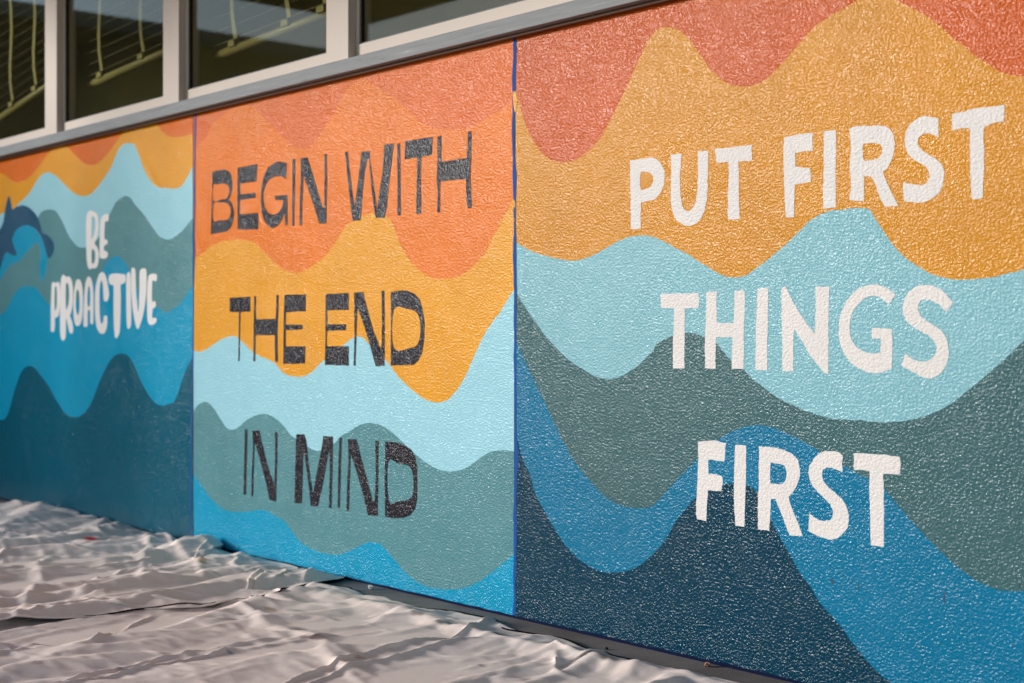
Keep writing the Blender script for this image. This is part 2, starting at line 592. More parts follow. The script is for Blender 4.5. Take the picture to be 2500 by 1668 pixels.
for s, hs in (
    ('pro 455,130 470,85 490,65 530,72 565,95 582,140 588,210 585,290 570,360 545,420 575,470 590,530 588,610 575,670 550,697 515,695 '
     '495,708 475,690 462,640 455,540 452,400 450,260',
     ['pro 518,125 545,150 552,210 545,290 528,350 512,380 510,300 512,200', 'pro 520,485 545,510 550,560 545,620 522,650 512,620 510,540']),
    ('pro 610,165 630,125 660,105 695,108 698,140 690,180 660,185 655,230 652,370 675,378 686,405 680,430 650,450 648,500 670,508 688,530 '
     '685,565 660,588 620,588 600,570 598,500 600,400 603,280', []),
    ('pro 75,870 90,845 115,855 150,845 165,880 170,970 168,1080 155,1190 140,1225 110,1245 108,1330 100,1385 80,1390 66,1370 66,1250 '
     '66,1100 70,960', ['pro 112,895 128,910 132,1000 130,1100 120,1150 108,1155 106,1080 107,980']),
    ('pro 175,830 190,780 205,765 235,790 265,785 290,820 305,890 308,980 305,1080 290,1170 275,1215 295,1270 310,1350 303,1400 288,1410 '
     '268,1390 250,1310 232,1245 230,1380 225,1450 205,1485 180,1470 168,1400 165,1250 168,1050',
     ['pro 232,860 255,870 265,930 265,1030 255,1100 235,1150 228,1080 228,960']),
    ('pro 330,880 345,830 365,815 390,830 410,900 416,1000 415,1150 405,1250 385,1310 355,1328 330,1300 315,1220 312,1080 318,960',
     ['pro 345,950 360,930 375,970 380,1080 375,1170 360,1205 345,1170 338,1080']),
    ('pro 440,880 455,820 475,785 500,800 520,860 530,960 532,1100 528,1290 514,1303 497,1285 494,1165 470,1165 466,1320 445,1336 424,1320 '
     '422,1200 428,1050', ['pro 472,920 485,890 495,950 495,1060 488,1110 470,1110 466,1020']),
    ('pro 550,950 565,850 590,770 620,737 650,750 675,810 692,900 702,980 690,1040 668,1058 645,1040 640,980 635,880 620,830 605,870 '
     '598,980 598,1120 605,1250 620,1302 640,1270 645,1225 665,1212 682,1225 682,1310 665,1380 640,1410 605,1405 575,1360 555,1270 547,1120', []),
    ('pro 700,790 720,762 770,752 840,758 880,770 880,840 855,865 830,880 830,1000 828,1200 818,1380 800,1440 780,1460 765,1430 755,1300 '
     '752,1100 752,900 735,880 710,865 698,830', []),
    ('pro 895,770 912,738 930,745 938,800 942,1000 945,1200 940,1320 918,1358 900,1330 892,1200 890,1000 890,850', []),
    ('pro 945,720 962,690 985,705 993,800 998,950 1010,1080 1022,1170 1030,1080 1035,900 1036,750 1048,710 1075,695 1105,705 1113,760 '
     '1112,900 1100,1050 1080,1180 1050,1290 1020,1358 998,1330 975,1230 955,1080 945,900', []),
    ('pro 1130,800 1150,765 1190,755 1222,765 1225,810 1215,838 1185,830 1175,850 1172,1050 1200,1055 1215,1085 1205,1125 1180,1140 '
     '1175,1235 1210,1235 1222,1260 1205,1300 1165,1315 1135,1300 1122,1240 1118,1100 1118,950', []),
):
    letter(s, hs, M['white'], LYR, p1, '', True)

# --- panel with the dark lettering
p2 = panel('mural panel of orange over blue with black words BEGIN WITH THE END IN MIND', J1 + HALF, J2 - HALF)
b0, b1 = J1 + HALF, J2 - HALF
sheet('painted_wave', [[(b0, 0.004), (b1, 0.004), (b1, WALL_H - 0.004), (b0, WALL_H - 0.004)]], -LY, M['coral'], p2, 'coral band')
wave('C 60,560 95,500 170,420 210,330 280,270 350,215 430,180 520,190 600,260 660,330 730,390 800,470 880,510 950,510 1000,460 '
     '1060,360 1130,260 D 60,700 100,610 150,530 210,470 270,455 340,480 430,540 520,600 600,670 680,750 780,810 880,830 950,840 '
     '1060,830 1150,790 1250,730 1330,680 1450,600', M['tangerine'], -2 * LY, p2, b0, b1, 'tangerine wave')
wave('C 60,1365 80,1350 130,1320 200,1265 280,1225 370,1210 460,1210 530,1230 590,1280 650,1340 710,1400 770,1440 850,1462 920,1445 '
     '1000,1395 1080,1330 1150,1240 1200,1160 1240,1100 1300,1065 1380,1020 1450,1010 D 462,1510 F 500,-157 530,-80 560,0 600,70 '
     '650,140 720,200 780,240 850,255 940,250 1020,230 1090,180 1160,110 1220,40 1254,-47 1294,-107 1344,-207 1394,-298 1440,-380',
     M['gold'], -3 * LY, p2, b0, b1, 'golden wave')
wave('E 60,797 70,800 110,812 160,800 220,760 290,715 360,693 410,705 460,750 520,810 580,845 640,870 700,905 740,955 790,990 850,1003 '
     '920,1000 980,965 1040,905 1090,860 1140,820 1200,775 1240,745 1290,708 1340,695 F 280,712 315,752 370,800 438,868 480,920 '
     '540,1000 600,1060 660,1115 720,1160 780,1190 850,1200 920,1180 970,1130 1020,1060 1070,970 1130,830 1190,700 1260,590 '
     '1320,510 1380,410 1440,320', M['sky'], -4 * LY, p2, b0, b1, 'pale blue wave')
wave('E 50,1295 65,1280 100,1225 150,1197 190,1205 230,1250 280,1330 320,1390 360,1408 410,1395 460,1350 520,1310 600,1288 660,1300 '
     '720,1340 780,1400 inn 480,70 540,140 580,165 640,205 690,240 740,275 790,290 830,285 880,260 960,215 G 1160,250 1200,205 1260,170 '
     '1330,125 1400,103 1450,105 H 420,125 500,180 580,255 660,330 740,395 820,445 900,472 980,472 1050,450 1120,410 1190,355 '
     '1250,325 1310,313 1370,313 1440,325', M['sage'], -5 * LY, p2, b0, b1, 'grey teal wave')
wave('G 40,450 55,470 90,520 150,610 210,690 280,750 340,778 430,785 510,780 570,768 640,780 700,815 770,860 830,940 880,1005 950,1055 '
     '1030,1090 1120,1110 1200,1110 1260,1085 1330,1050 1400,1020 H 350,1017 400,1030 460,1090 520,1160 580,1230 650,1295 720,1340 '
     '800,1365 900,1377 1000,1375 1090,1350 1180,1305 1270,1240 1350,1175 1440,1090', M['blue'], -6 * LY, p2, b0, b1, 'blue wave')
for s, hs in (
    ('beg 118,400 200,365 300,352 380,375 430,440 445,560 440,680 415,780 385,835 430,880 465,980 472,1080 455,1190 420,1280 360,1340 '
     '250,1362 95,1385 110,1000 120,700', ['beg 140,605 200,590 290,578 360,600 392,660 380,760 340,820 270,830 140,850',
     'beg 148,890 240,880 320,880 380,910 410,980 410,1070 385,1130 340,1160 240,1165 140,1165']),
    ('beg 528,330 845,262 828,540 570,580 572,750 810,722 818,805 570,845 560,1070 855,1045 858,1310 525,1315 520,800', []),
    ('beg 1312,250 1302,505 1230,465 1140,460 1050,495 985,580 945,700 940,830 960,960 1020,1050 1100,1075 1180,1040 1240,950 1260,845 '
     '1130,840 1120,775 1320,755 1325,1240 1285,1245 1275,1050 1240,1160 1170,1250 1090,1290 1020,1270 950,1170 910,1030 900,850 '
     '905,650 945,450 1010,320 1080,270 1150,225 1230,230', []),
    ('beg 1400,185 1445,180 1442,700 1430,1258 1395,1255 1398,700', []),
    ('beg 1530,175 1645,160 1720,400 1830,780 1885,960 1910,960 1915,500 1910,110 1950,105 1955,600 1945,1215 1825,1218 1740,920 '
     '1650,660 1578,450 1565,800 1555,1245 1512,1245 1520,800 1535,400', []),
    ('wit 75,430 120,425 150,700 185,1000 215,1230 250,1000 290,700 320,430 440,412 445,520 480,750 520,1030 550,1270 585,1000 630,700 '
     '655,325 795,300 770,550 725,900 695,1250 660,1400 530,1405 510,1300 470,1000 430,530 408,530 370,720 335,1100 310,1440 190,1445 '
     '165,1270 120,870 95,600', []),
    ('wit 845,310 888,298 895,600 900,1365 850,1368 848,800', []),
    ('wit 962,272 1370,205 1358,475 1200,502 1195,800 1200,1340 1125,1342 1130,1000 1140,510 955,540', []),
    ('wit 1435,205 1498,190 1495,575 1870,520 1880,300 1885,125 1938,125 1935,500 1925,800 1945,1250 1885,1258 1862,1150 1858,830 '
     '1485,860 1480,1000 1478,1318 1438,1322 1440,1000 1428,850 1438,500', []),
    ('the 80,265 440,245 442,505 275,512 262,900 255,1370 228,1372 235,900 240,512 78,512', []),
    ('the 505,235 540,230 535,450 545,635 880,632 890,220 935,220 930,500 915,900 920,1390 872,1390 865,1150 865,915 535,915 525,1372 '
     '490,1374 495,900 500,550', []),
    ('the 1030,215 1410,205 1402,500 1060,518 1060,732 1350,735 1352,815 1058,832 1055,1108 1400,1108 1390,1412 1010,1418 1015,900 1020,500', []),
    ('end 62,115 295,103 293,272 82,275 80,415 268,415 268,475 78,480 75,632 295,632 292,825 55,820 60,500', []),
    ('end 345,100 437,93 470,230 540,480 612,660 622,600 618,82 650,80 652,400 650,830 560,832 500,610 440,420 380,250 372,500 362,825 '
     '340,828 350,500', []),
    ('end 710,95 790,80 870,78 950,110 1000,170 1030,270 1048,400 1045,560 1030,680 990,770 940,815 820,822 710,828 712,450',
     ['end 742,270 880,265 950,285 990,340 1005,430 1000,540 970,620 910,648 742,650']),
    ('inn 75,75 102,75 95,400 88,722 60,725 68,400', []),
    ('inn 150,90 220,85 250,220 310,460 365,620 375,400 375,98 402,105 398,400 385,795 320,775 290,630 230,400 175,210 165,450 158,748 '
     '138,740 145,450 155,250', []),
    ('inn 585,125 668,122 690,210 715,450 752,710 790,500 830,300 855,140 952,148 950,400 938,858 910,858 918,500 915,265 880,470 '
     '840,680 800,845 730,835 705,610 668,320 658,320 650,600 642,812 568,805 575,450', []),
    ('min 108,70 133,70 125,350 115,690 105,730 92,700 97,400', []),
    ('min 185,82 265,85 300,220 360,440 415,655 432,640 440,400 435,102 468,100 465,400 460,785 370,778 330,610 270,400 215,225 205,450 '
     '198,738 172,738 180,450 192,250', []),
    ('min 525,105 610,110 690,130 760,175 800,240 820,340 820,500 818,640 800,720 750,780 680,805 590,802 525,790 522,450',
     ['min 555,290 650,308 730,322 765,360 782,440 782,560 765,610 720,640 640,650 560,645']),
):
    letter(s, hs, M['ink'], LYR, p2, '')

# --- panel with the chunky white lettering
p3 = panel('mural panel of gold over blue with chunky white words PUT FIRST THINGS FIRST', J2 + HALF, UR)
c0, c1 = J2 + HALF, UR
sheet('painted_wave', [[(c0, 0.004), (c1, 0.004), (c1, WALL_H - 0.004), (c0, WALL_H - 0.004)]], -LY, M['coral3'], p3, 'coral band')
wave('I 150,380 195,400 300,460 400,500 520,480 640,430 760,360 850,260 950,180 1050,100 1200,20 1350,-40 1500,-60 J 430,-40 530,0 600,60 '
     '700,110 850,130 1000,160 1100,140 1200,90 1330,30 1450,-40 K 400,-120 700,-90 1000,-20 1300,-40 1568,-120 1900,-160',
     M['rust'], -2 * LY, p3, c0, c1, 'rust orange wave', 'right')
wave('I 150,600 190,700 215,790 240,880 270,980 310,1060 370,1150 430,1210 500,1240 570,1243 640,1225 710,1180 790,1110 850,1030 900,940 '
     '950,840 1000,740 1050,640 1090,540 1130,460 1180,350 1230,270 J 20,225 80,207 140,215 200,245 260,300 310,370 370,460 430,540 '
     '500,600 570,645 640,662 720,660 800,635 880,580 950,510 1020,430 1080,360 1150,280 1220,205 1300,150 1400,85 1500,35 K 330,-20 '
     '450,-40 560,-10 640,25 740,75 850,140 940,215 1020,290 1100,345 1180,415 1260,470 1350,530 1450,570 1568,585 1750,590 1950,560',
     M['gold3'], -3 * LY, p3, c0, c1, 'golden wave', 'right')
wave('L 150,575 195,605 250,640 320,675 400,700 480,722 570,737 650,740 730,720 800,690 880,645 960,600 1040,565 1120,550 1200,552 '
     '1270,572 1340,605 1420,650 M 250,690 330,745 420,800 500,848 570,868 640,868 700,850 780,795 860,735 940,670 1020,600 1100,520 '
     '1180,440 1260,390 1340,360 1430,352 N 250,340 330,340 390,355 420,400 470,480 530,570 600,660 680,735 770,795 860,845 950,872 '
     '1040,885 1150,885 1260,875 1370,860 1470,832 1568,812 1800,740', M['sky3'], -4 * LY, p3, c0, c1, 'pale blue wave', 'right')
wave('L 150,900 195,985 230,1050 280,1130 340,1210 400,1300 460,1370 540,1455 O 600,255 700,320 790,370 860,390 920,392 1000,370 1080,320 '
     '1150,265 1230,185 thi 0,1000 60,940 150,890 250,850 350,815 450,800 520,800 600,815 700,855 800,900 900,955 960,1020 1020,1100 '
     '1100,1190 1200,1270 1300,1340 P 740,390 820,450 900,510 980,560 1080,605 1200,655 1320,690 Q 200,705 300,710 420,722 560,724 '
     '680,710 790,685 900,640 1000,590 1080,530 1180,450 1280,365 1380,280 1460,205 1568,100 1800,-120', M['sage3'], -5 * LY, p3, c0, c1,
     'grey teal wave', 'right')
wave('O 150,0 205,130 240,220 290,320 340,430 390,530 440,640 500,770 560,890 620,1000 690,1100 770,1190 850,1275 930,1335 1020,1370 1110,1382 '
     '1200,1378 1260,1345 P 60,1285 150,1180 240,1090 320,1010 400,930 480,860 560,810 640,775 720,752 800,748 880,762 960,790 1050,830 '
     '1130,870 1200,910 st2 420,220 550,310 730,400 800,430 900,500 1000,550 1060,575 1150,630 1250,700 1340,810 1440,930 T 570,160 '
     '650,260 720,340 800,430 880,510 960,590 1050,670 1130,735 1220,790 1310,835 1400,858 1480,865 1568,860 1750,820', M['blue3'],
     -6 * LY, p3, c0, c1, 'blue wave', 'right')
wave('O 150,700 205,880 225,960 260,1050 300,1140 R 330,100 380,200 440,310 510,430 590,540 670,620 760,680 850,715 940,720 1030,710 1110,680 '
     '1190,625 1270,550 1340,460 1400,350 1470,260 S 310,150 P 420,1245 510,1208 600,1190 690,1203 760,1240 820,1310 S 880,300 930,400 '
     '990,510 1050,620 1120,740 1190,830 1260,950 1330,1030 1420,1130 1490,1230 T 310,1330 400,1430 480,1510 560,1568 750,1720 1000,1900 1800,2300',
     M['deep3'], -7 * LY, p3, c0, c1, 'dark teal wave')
for s, hs in (
    ('put 120,405 230,390 400,372 470,360 540,385 600,430 650,510 678,600 675,700 660,800 620,910 560,980 500,1030 430,1048 300,1072 '
     '295,1200 292,1490 150,1512 135,1450 132,1000 125,700', ['put 292,605 380,590 440,605 485,650 497,710 480,770 440,830 380,855 292,862']),
    ('put 772,305 945,292 938,450 920,600 922,800 930,970 955,1110 985,1180 1050,1218 1110,1180 1160,1110 1185,980 1200,800 1208,500 '
     '1205,258 1365,250 1370,500 1362,800 1345,1050 1310,1210 1260,1330 1180,1410 1090,1450 1010,1448 920,1400 840,1320 800,1230 '
     '780,1100 772,900 778,600', []),
    ('put 1480,215 1700,205 2065,155 2068,408 1850,422 1858,600 1862,900 1870,1340 1690,1350 1680,1200 1685,900 1702,600 1695,432 1495,438', []),
    ('fir 75,450 250,410 443,388 440,618 330,625 222,645 225,820 415,842 420,1022 215,1045 205,1460 100,1470 85,1200 75,1000 70,800', []),
    ('fir 585,365 738,352 742,600 735,900 740,1338 578,1362 575,1250 582,800', []),
    ('fir 915,335 1010,302 1200,298 1280,290 1370,310 1430,345 1475,420 1488,520 1485,620 1460,720 1400,830 1340,890 1380,1000 1440,1140 '
     '1535,1320 1365,1330 1310,1240 1250,1060 1190,950 1100,945 1100,1258 915,1252 930,1050 915,800 930,600',
     ['fir 1085,545 1130,525 1250,520 1310,545 1333,600 1310,680 1260,725 1180,738 1100,742 1085,640']),
    ('st 690,500 640,470 560,450 490,460 440,500 422,560 440,620 500,680 580,730 680,790 730,840 770,930 755,1030 740,1130 700,1210 '
     '630,1270 550,1320 460,1335 340,1325 250,1320 245,1240 240,1150 245,1065 300,1090 380,1110 470,1115 540,1085 575,1010 565,930 '
     '520,870 440,820 350,770 300,710 265,620 260,520 280,430 330,330 400,280 500,225 600,232 690,265', []),
    ('st 858,205 1000,170 1200,125 1400,100 1532,90 1525,295 1400,318 1310,345 1270,385 1262,500 1275,650 1275,900 1260,1100 1255,1270 '
     '1180,1285 1112,1285 1105,1100 1095,850 1095,600 1090,420 1070,378 1000,385 870,415 862,300', []),
    ('thi 75,235 100,225 400,220 645,212 650,330 645,440 540,438 437,445 440,600 435,900 430,1322 265,1325 262,1000 275,700 280,435 90,432 82,350', []),
    ('thi 755,200 910,188 905,400 912,655 1155,655 1165,400 1170,182 1325,175 1322,400 1310,700 1305,1335 1125,1328 1135,1100 1140,860 '
     '900,865 890,1100 890,1330 735,1328 730,1000 745,700 752,400', []),
    ('thi 1505,155 1665,142 1660,500 1655,900 1650,1355 1475,1345 1478,1000 1490,600', []),
    ('ngs 97,110 150,100 190,190 300,400 420,570 510,690 520,400 518,105 688,102 683,400 680,800 682,1190 630,1180 520,1050 430,920 '
     '350,780 260,640 245,700 240,1158 105,1158 105,800 95,500', []),
    ('ngs 1520,200 1435,325 1370,270 1300,225 1220,215 1140,240 1070,300 1000,390 955,490 945,600 950,700 975,780 1030,850 1100,900 '
     '1180,930 1270,938 1330,920 1335,750 1220,748 1218,618 1350,620 1475,635 1480,800 1472,1115 1380,1160 1280,1182 1170,1170 '
     '1050,1115 950,1040 870,930 825,820 805,700 810,550 840,420 900,290 990,180 1080,110 1180,80 1290,80 1380,105 1450,145', []),
    ('ngs 2235,300 2150,420 2080,340 2000,285 1900,265 1840,268 1805,320 1800,400 1830,470 1900,530 2000,580 2080,640 2140,720 2180,840 '
     '2185,930 2160,1050 2120,1140 2060,1200 1980,1245 1900,1242 1820,1215 1720,1160 1580,1085 1610,1010 1640,935 1720,1000 1800,1035 '
     '1900,1035 1980,1000 2025,930 2030,850 1990,770 1920,710 1830,660 1730,600 1650,530 1605,430 1605,340 1630,250 1680,170 1760,105 '
     '1860,78 1960,85 2060,125 2150,200', []),
    ('fi2 140,105 260,92 380,95 520,125 510,250 500,372 280,345 278,540 470,572 480,650 465,720 462,775 275,770 265,950 250,1190 130,1165 '
     '110,1080 118,850 135,600 145,350', []),
    ('fi2 645,145 800,155 795,500 785,800 770,1265 650,1250 632,1000 632,600 640,350', []),
    ('fi2 975,168 1080,178 1200,185 1320,220 1420,260 1500,350 1530,450 1535,570 1500,690 1440,790 1375,855 1400,960 1460,1100 1520,1250 '
     '1575,1400 1395,1385 1340,1250 1280,1100 1200,890 1132,878 1130,1050 1115,1320 960,1300 955,1000 970,700 972,400',
     ['fi2 1132,405 1170,398 1260,410 1320,435 1345,500 1348,580 1320,655 1260,685 1180,675 1128,658']),
    ('st2 715,490 650,455 580,432 510,430 470,455 455,520 470,590 530,670 620,745 700,820 760,900 795,1000 800,1080 785,1180 730,1270 '
     '660,1325 580,1345 490,1335 390,1295 290,1240 290,1120 290,1005 350,1055 420,1095 490,1112 560,1100 595,1050 600,980 560,890 '
     '490,820 410,750 340,660 300,570 285,490 300,400 350,310 420,245 500,218 600,218 670,235 720,275', []),
    ('st2 858,240 1050,250 1300,268 1455,295 1460,400 1452,515 1240,505 1245,700 1245,1000 1250,1440 1080,1418 1070,1000 1062,700 '
     '1065,470 1000,458 860,460 865,350', []),
):
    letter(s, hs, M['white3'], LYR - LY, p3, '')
# hairline cracks in the lower plaster
for s in ('T 975,860 960,900 958,930 970,965', 'T 100,770 108,790 118,812', 'T 300,800 304,830 302,852', 'S 1360,760 1350,785 1365,812',
          'T 1535,800 1538,820 1536,840', 'S 1450,1370 1462,1400 1455,1440', 'T 205,1380 207,1410 204,1445', 'T 1470,1260 1490,1275 1500,1285'):
    c = [on_wall(*p) for p in pts(s)]
    c = catmull(c, False, 4)
    n = len(c)
    w = [0.0018 * math.sin(math.pi * (i + 0.4) / (n + 0.2)) + 0.0003 for i in range(n)]
    sheet('crack', [[(u - k, z) for (u, z), k in zip(c, w)] + [(u + k, z) for (u, z), k in zip(c[::-1], w[::-1])]], LYR, M['crack'], p3)


# --- blue painted joints between the panels, ragged where the colours overlap
def joint(label, pl, w, rag):
    r = empty('joint_strip', label, 'joint', 'blue joints between mural panels')
    zs = np.linspace(0.004, WALL_H - 0.006, 150)
    c = [on_wall(*p) for p in pl]
    c.sort(key=lambda q: q[1])
    cu = np.interp(zs, [q[1] for q in c], [q[0] for q in c])
    def wob(k, amp):
        kn = rng.normal(0, 1, k)
        return amp * np.interp(np.linspace(0, k - 1, len(zs)), np.arange(k), kn)
    le = cu - w / 2 + wob(30, rag) + wob(70, rag * 0.4)
    re = cu + w / 2 + wob(26, rag) + wob(70, rag * 0.4)
    re = np.maximum(re, le + w * 0.18)
    poly = [(a, z) for a, z in zip(le, zs)] + [(a, z) for a, z in zip(re[::-1], zs[::-1])]
    MB().box(J_(cu) - w, J_(cu) + w, 0.004, 0.012, 0.003, WALL_H - 0.004).build('joint_filler', M['tape'], r)
    sheet('joint_paint', [poly], LYR - 2 * LY, M['tape'], r)
    return r


def J_(a): return float(np.mean(a))


joint('narrow blue joint between the dolphin panel and the black lettered panel', [(478, 285), (473, 740), (465, 1240), (464, 1330)], 0.011, 0.0015)
jr = joint('ragged blue joint between the black lettered and white lettered panels', [(1258, 92), (1254, 330), (1256, 430), (1257, 600), (1259, 720),
           (1258, 900), (1260, 1050), (1258, 1300), (1257, 1505)], 0.015, 0.0022)
# splashes of neighbouring colours over the ragged joint
for s, k in (('I 165,705 185,700 200,760 190,850 180,865 170,800', 'gold'), 
             ('L 155,270 178,280 183,320 165,370 160,330', 'gold'), ('L 160,410 176,420 172,560 162,540', 'gold')):
    c = [on_wall(*p) for p in pts(s)]
    sheet('overlapping_paint', [rough_edge(c, 0.006, 0.0008)], LYR - 3 * LY, M[k], jr)

# dark blue line where the wall meets the ground, painting in the shadow gap
bs = MB()
zz = np.linspace(UL, UR, 260)
hh = 0.009 + 0.002 * np.abs(rng.normal(0, 1, len(zz)))
sheet('base_strip', [[(a, 0.001) for a in zz] + [(a, b) for a, b in zip(zz[::-1], hh[::-1])]], LYR - 4 * LY, M['navy'], None)
o = bpy.data.objects['base_strip']; o.matrix_world = WALL_M.copy()
tag(o, 'thin navy line painted in as the shadow gap along the foot of the mural wall', 'skirting')

# ------------------------------------------------------------------ sill and windows
SILL_T = WALL_H + 0.055
sl = empty('window_sill', 'grey painted sill running below all the windows, above the mural', 'sill')
MB().box(UL, UR, -0.06, 0.10, WALL_H, SILL_T, 0.003).build('sill_board', M['grey'], sl)
MB().box(UL, UR, -0.030, -0.012, WALL_H - 0.012, WALL_H - 0.001, 0.002).build('drip_strip', plain('sill_underside', (92, 62, 44), 0.7), sl)

mull_r = [on_wall(x, y)[0] for x, y in ((138, 200), (436, 150), (850, 100))]
PITCH = (mull_r[2] - mull_r[0]) / 2
rights = [mull_r[0] - PITCH * k for k in (3, 2, 1)] + mull_r + [mull_r[2] + PITCH * k for k in (1, 2, 3)]
WTOP = 3.45
RAIL_T = 2.232
names = ['window further along the wall past the lettered dolphin panel', 'window above the dolphin, reflecting the most blue sky',
         'window above the white words BE PROACTIVE, crooked blind inside', 'window above the words BEGIN WITH, blind tapes showing inside',
         'window above the ragged blue joint, dark and empty']
MW = 0.165
for i, ur in enumerate(rights[:-1]):
    # window i lies between mullion i (its left) and mullion i+1
    ul, un = ur, rights[i + 1] - MW
    k = i - 1
    lab = names[min(max(k, 0), 4)]
    lab = {0: 'window past the frame of the dolphin panel, far end of the row', 1: 'second window beyond the dolphin panel',
           2: 'blue reflecting window over the painted dolphin', 3: 'window over the words BE PROACTIVE with crooked blind inside',
           4: 'window over the word BEGIN with cream blind tapes inside', 5: 'dark window over the ragged blue joint',
           6: 'window over the words PUT FIRST', 7: 'last window at the end of the row'}[i]
    w = empty('window', lab, 'window', 'row of windows above the mural', loc=(ul, 0, SILL_T))
    W = un - ul
    # mullion at the right end of this window, proud of the sash
    MB().box(W, W + MW, 0.0, 0.12, 0.0, WTOP - SILL_T, 0.003).build('mullion', M['cream'], w)
    MB().box(W + 0.004, W + 0.06, -0.0015, 0.02, 0.0004, 0.004).build('sealant_gap', M['gasket'], w)
    sash = MB()
    zt = WTOP - SILL_T
    zb = RAIL_T - SILL_T
    sash.box(0.001, 0.026, 0.037, 0.10, 0.0, zt)
    sash.box(W - 0.026, W - 0.001, 0.037, 0.10, 0.0, zt)
    sash.box(0.026, W - 0.026, 0.037, 0.10, 0.0, zb)
    sash.box(0.026, W - 0.026, 0.037, 0.10, zt - 0.07, zt)
    fr = sash.build('sash_frame', M['cream'], w)
    gk = MB()
    gk.box(0.0265, 0.034, 0.043, 0.06, zb, zt - 0.07)
    gk.box(W - 0.034, W - 0.0265, 0.043, 0.06, zb, zt - 0.07)
    gk.box(0.034, W - 0.034, 0.043, 0.06, zb + 0.0005, zb + 0.006)
    gk.build('gasket', M['gasket'], w)
    MB().box(0.028, W - 0.028, 0.050, 0.056, zb + 0.001, zt - 0.071).build('pane', M['glass'], w)
    # venetian blind, raised and hanging crooked
    if 1 <= i <= 5:
        rl = {1: ((-150, 330), (-40, 285)), 2: ((0, 283), (102, 214)), 3: ((217, 204), (393, 127)), 4: ((535, 130), (794, 31)), 5: ((900, -60), (1200, -150))}[i]
        tp = {1: (-100, -60), 2: (20, 77), 3: (236, 337), 4: (560, 690), 5: (1000, 1150)}[i]
        (ra, za), (rb, zb2) = (on_wall(*q, -0.15) for q in rl)
        tilt = (zb2 - za) / (rb - ra)
        zbot = za + (ul + 0.06 - ra) * tilt - SILL_T
        tus = [on_wall(q, 100, -0.12)[0] - ul for q in tp]
        tus.append(tus[-1] + 0.30)
        what = {1: 'venetian blind inside the second window beyond the dolphin panel',
                2: 'steeply crooked venetian blind behind the blue reflecting window',
                3: 'crooked venetian blind behind the window over BE PROACTIVE',
                4: 'venetian blind with cream tapes behind the window over BEGIN',
                5: 'raised venetian blind behind the window over the ragged joint'}[i]
        b = empty('window_blind', what, 'blind', 'venetian blinds behind the windows', loc=(ul, 0.17, SILL_T))
        x0, x1 = 0.06, W - 0.05
        dz = tilt * (x1 - x0)
        def zl(x, base): return base + (x - x0) * tilt
        MB().tube([(x0, 0, zbot), ((x0 + x1) / 2, 0, zbot + dz / 2), (x1, 0, zbot + dz)], 0.021, 12).build('bottom_rail', M['rail'], b, smooth=True)
        ns = 13
        for s_ in range(ns):
            zc = zbot + 0.05 + s_ * (zt - zbot - 0.14) / ns
            t2 = tilt * (1 - s_ / ns)
            dd = t2 * (x1 - x0)
            v = []
            for xx, zz_ in ((x0, zc), (x1, zc + dd)):
                v += [(xx, -0.030, zz_ - 0.012), (xx, 0.0, zz_ + 0.007), (xx, 0.030, zz_ + 0.014),
                      (xx, 0.030, zz_ + 0.0125), (xx, 0.0, zz_ + 0.0055), (xx, -0.030, zz_ - 0.0135)]
            f = [[k2, (k2 + 1) % 6, 6 + (k2 + 1) % 6, 6 + k2] for k2 in range(6)] + [[5, 4, 3, 2, 1, 0], [6, 7, 8, 9, 10, 11]]
            mesh('slat', v, f, M['blind'], b)
        for xx in tus:
            zb_ = zl(xx, zbot)
            P_ = []
            for q in range(9):
                h = q / 8
                P_.append((xx + 0.02 * math.exp(-h * 9) * 1.6, -0.036 - 0.006 * math.sin(h * 9), zb_ + 0.035 + h * (zt - 0.10 - zb_)))
            v = []
            for p in P_:
                v += [(p[0] - 0.017, p[1], p[2]), (p[0] + 0.017, p[1], p[2]), (p[0] + 0.017, p[1] + 0.002, p[2]), (p[0] - 0.017, p[1] + 0.002, p[2])]
            f = []
            for q in range(8):
                for k2 in range(4):
                    f.append([q * 4 + k2, q * 4 + (k2 + 1) % 4, q * 4 + 4 + (k2 + 1) % 4, q * 4 + 4 + k2])
            mesh('ladder_tape', v, f, M['tapec'], b)
            MB().box(xx - 0.05, xx + 0.01, -0.032, -0.018, zb_ + 0.004, zb_ + 0.034, 0.003).build('tape_clip', M['tapec'], b)
        MB().box(x0, x1, -0.03, 0.03, zt - 0.11, zt - 0.06).build('head_rail', M['rail'], b)

# room behind the windows
rx0, rx1 = rights[0] - 0.3, UR
for nm, bx, mt in (('room_back_wall', (rx0, rx1, 2.2, 2.3, 1.0, 3.9), 'room'), ('room_ceiling', (rx0, rx1, 0.24, 2.2, 3.62, 3.7), 'room'),
                   ('room_floor', (rx0, rx1, 0.24, 2.2, 1.0, 1.1), 'roomdark')):
    o = MB().box(*bx).build(nm, M[mt], wall_root=True)
    tag(o, 'dim classroom surface behind the windows', kind='structure')
for nm, bx in (('room_end_wall', (rx0 - 0.1, rx0, 0.13, 2.3, 1.0, 3.7)), ('room_end_wall', (rx1, rx1 + 0.1, 0.23, 2.3, 1.0, 3.7))):
    o = MB().box(*bx).build(nm, M['room'], wall_root=True)
    tag(o, 'dim classroom end wall behind the windows', kind='structure')
up = empty('upper_wall', 'plain beige wall above the row of windows', 'wall')
MB().box(UL, UR, -0.02, 0.24, WTOP, 4.6).build('wall_face', M['upper'], up)

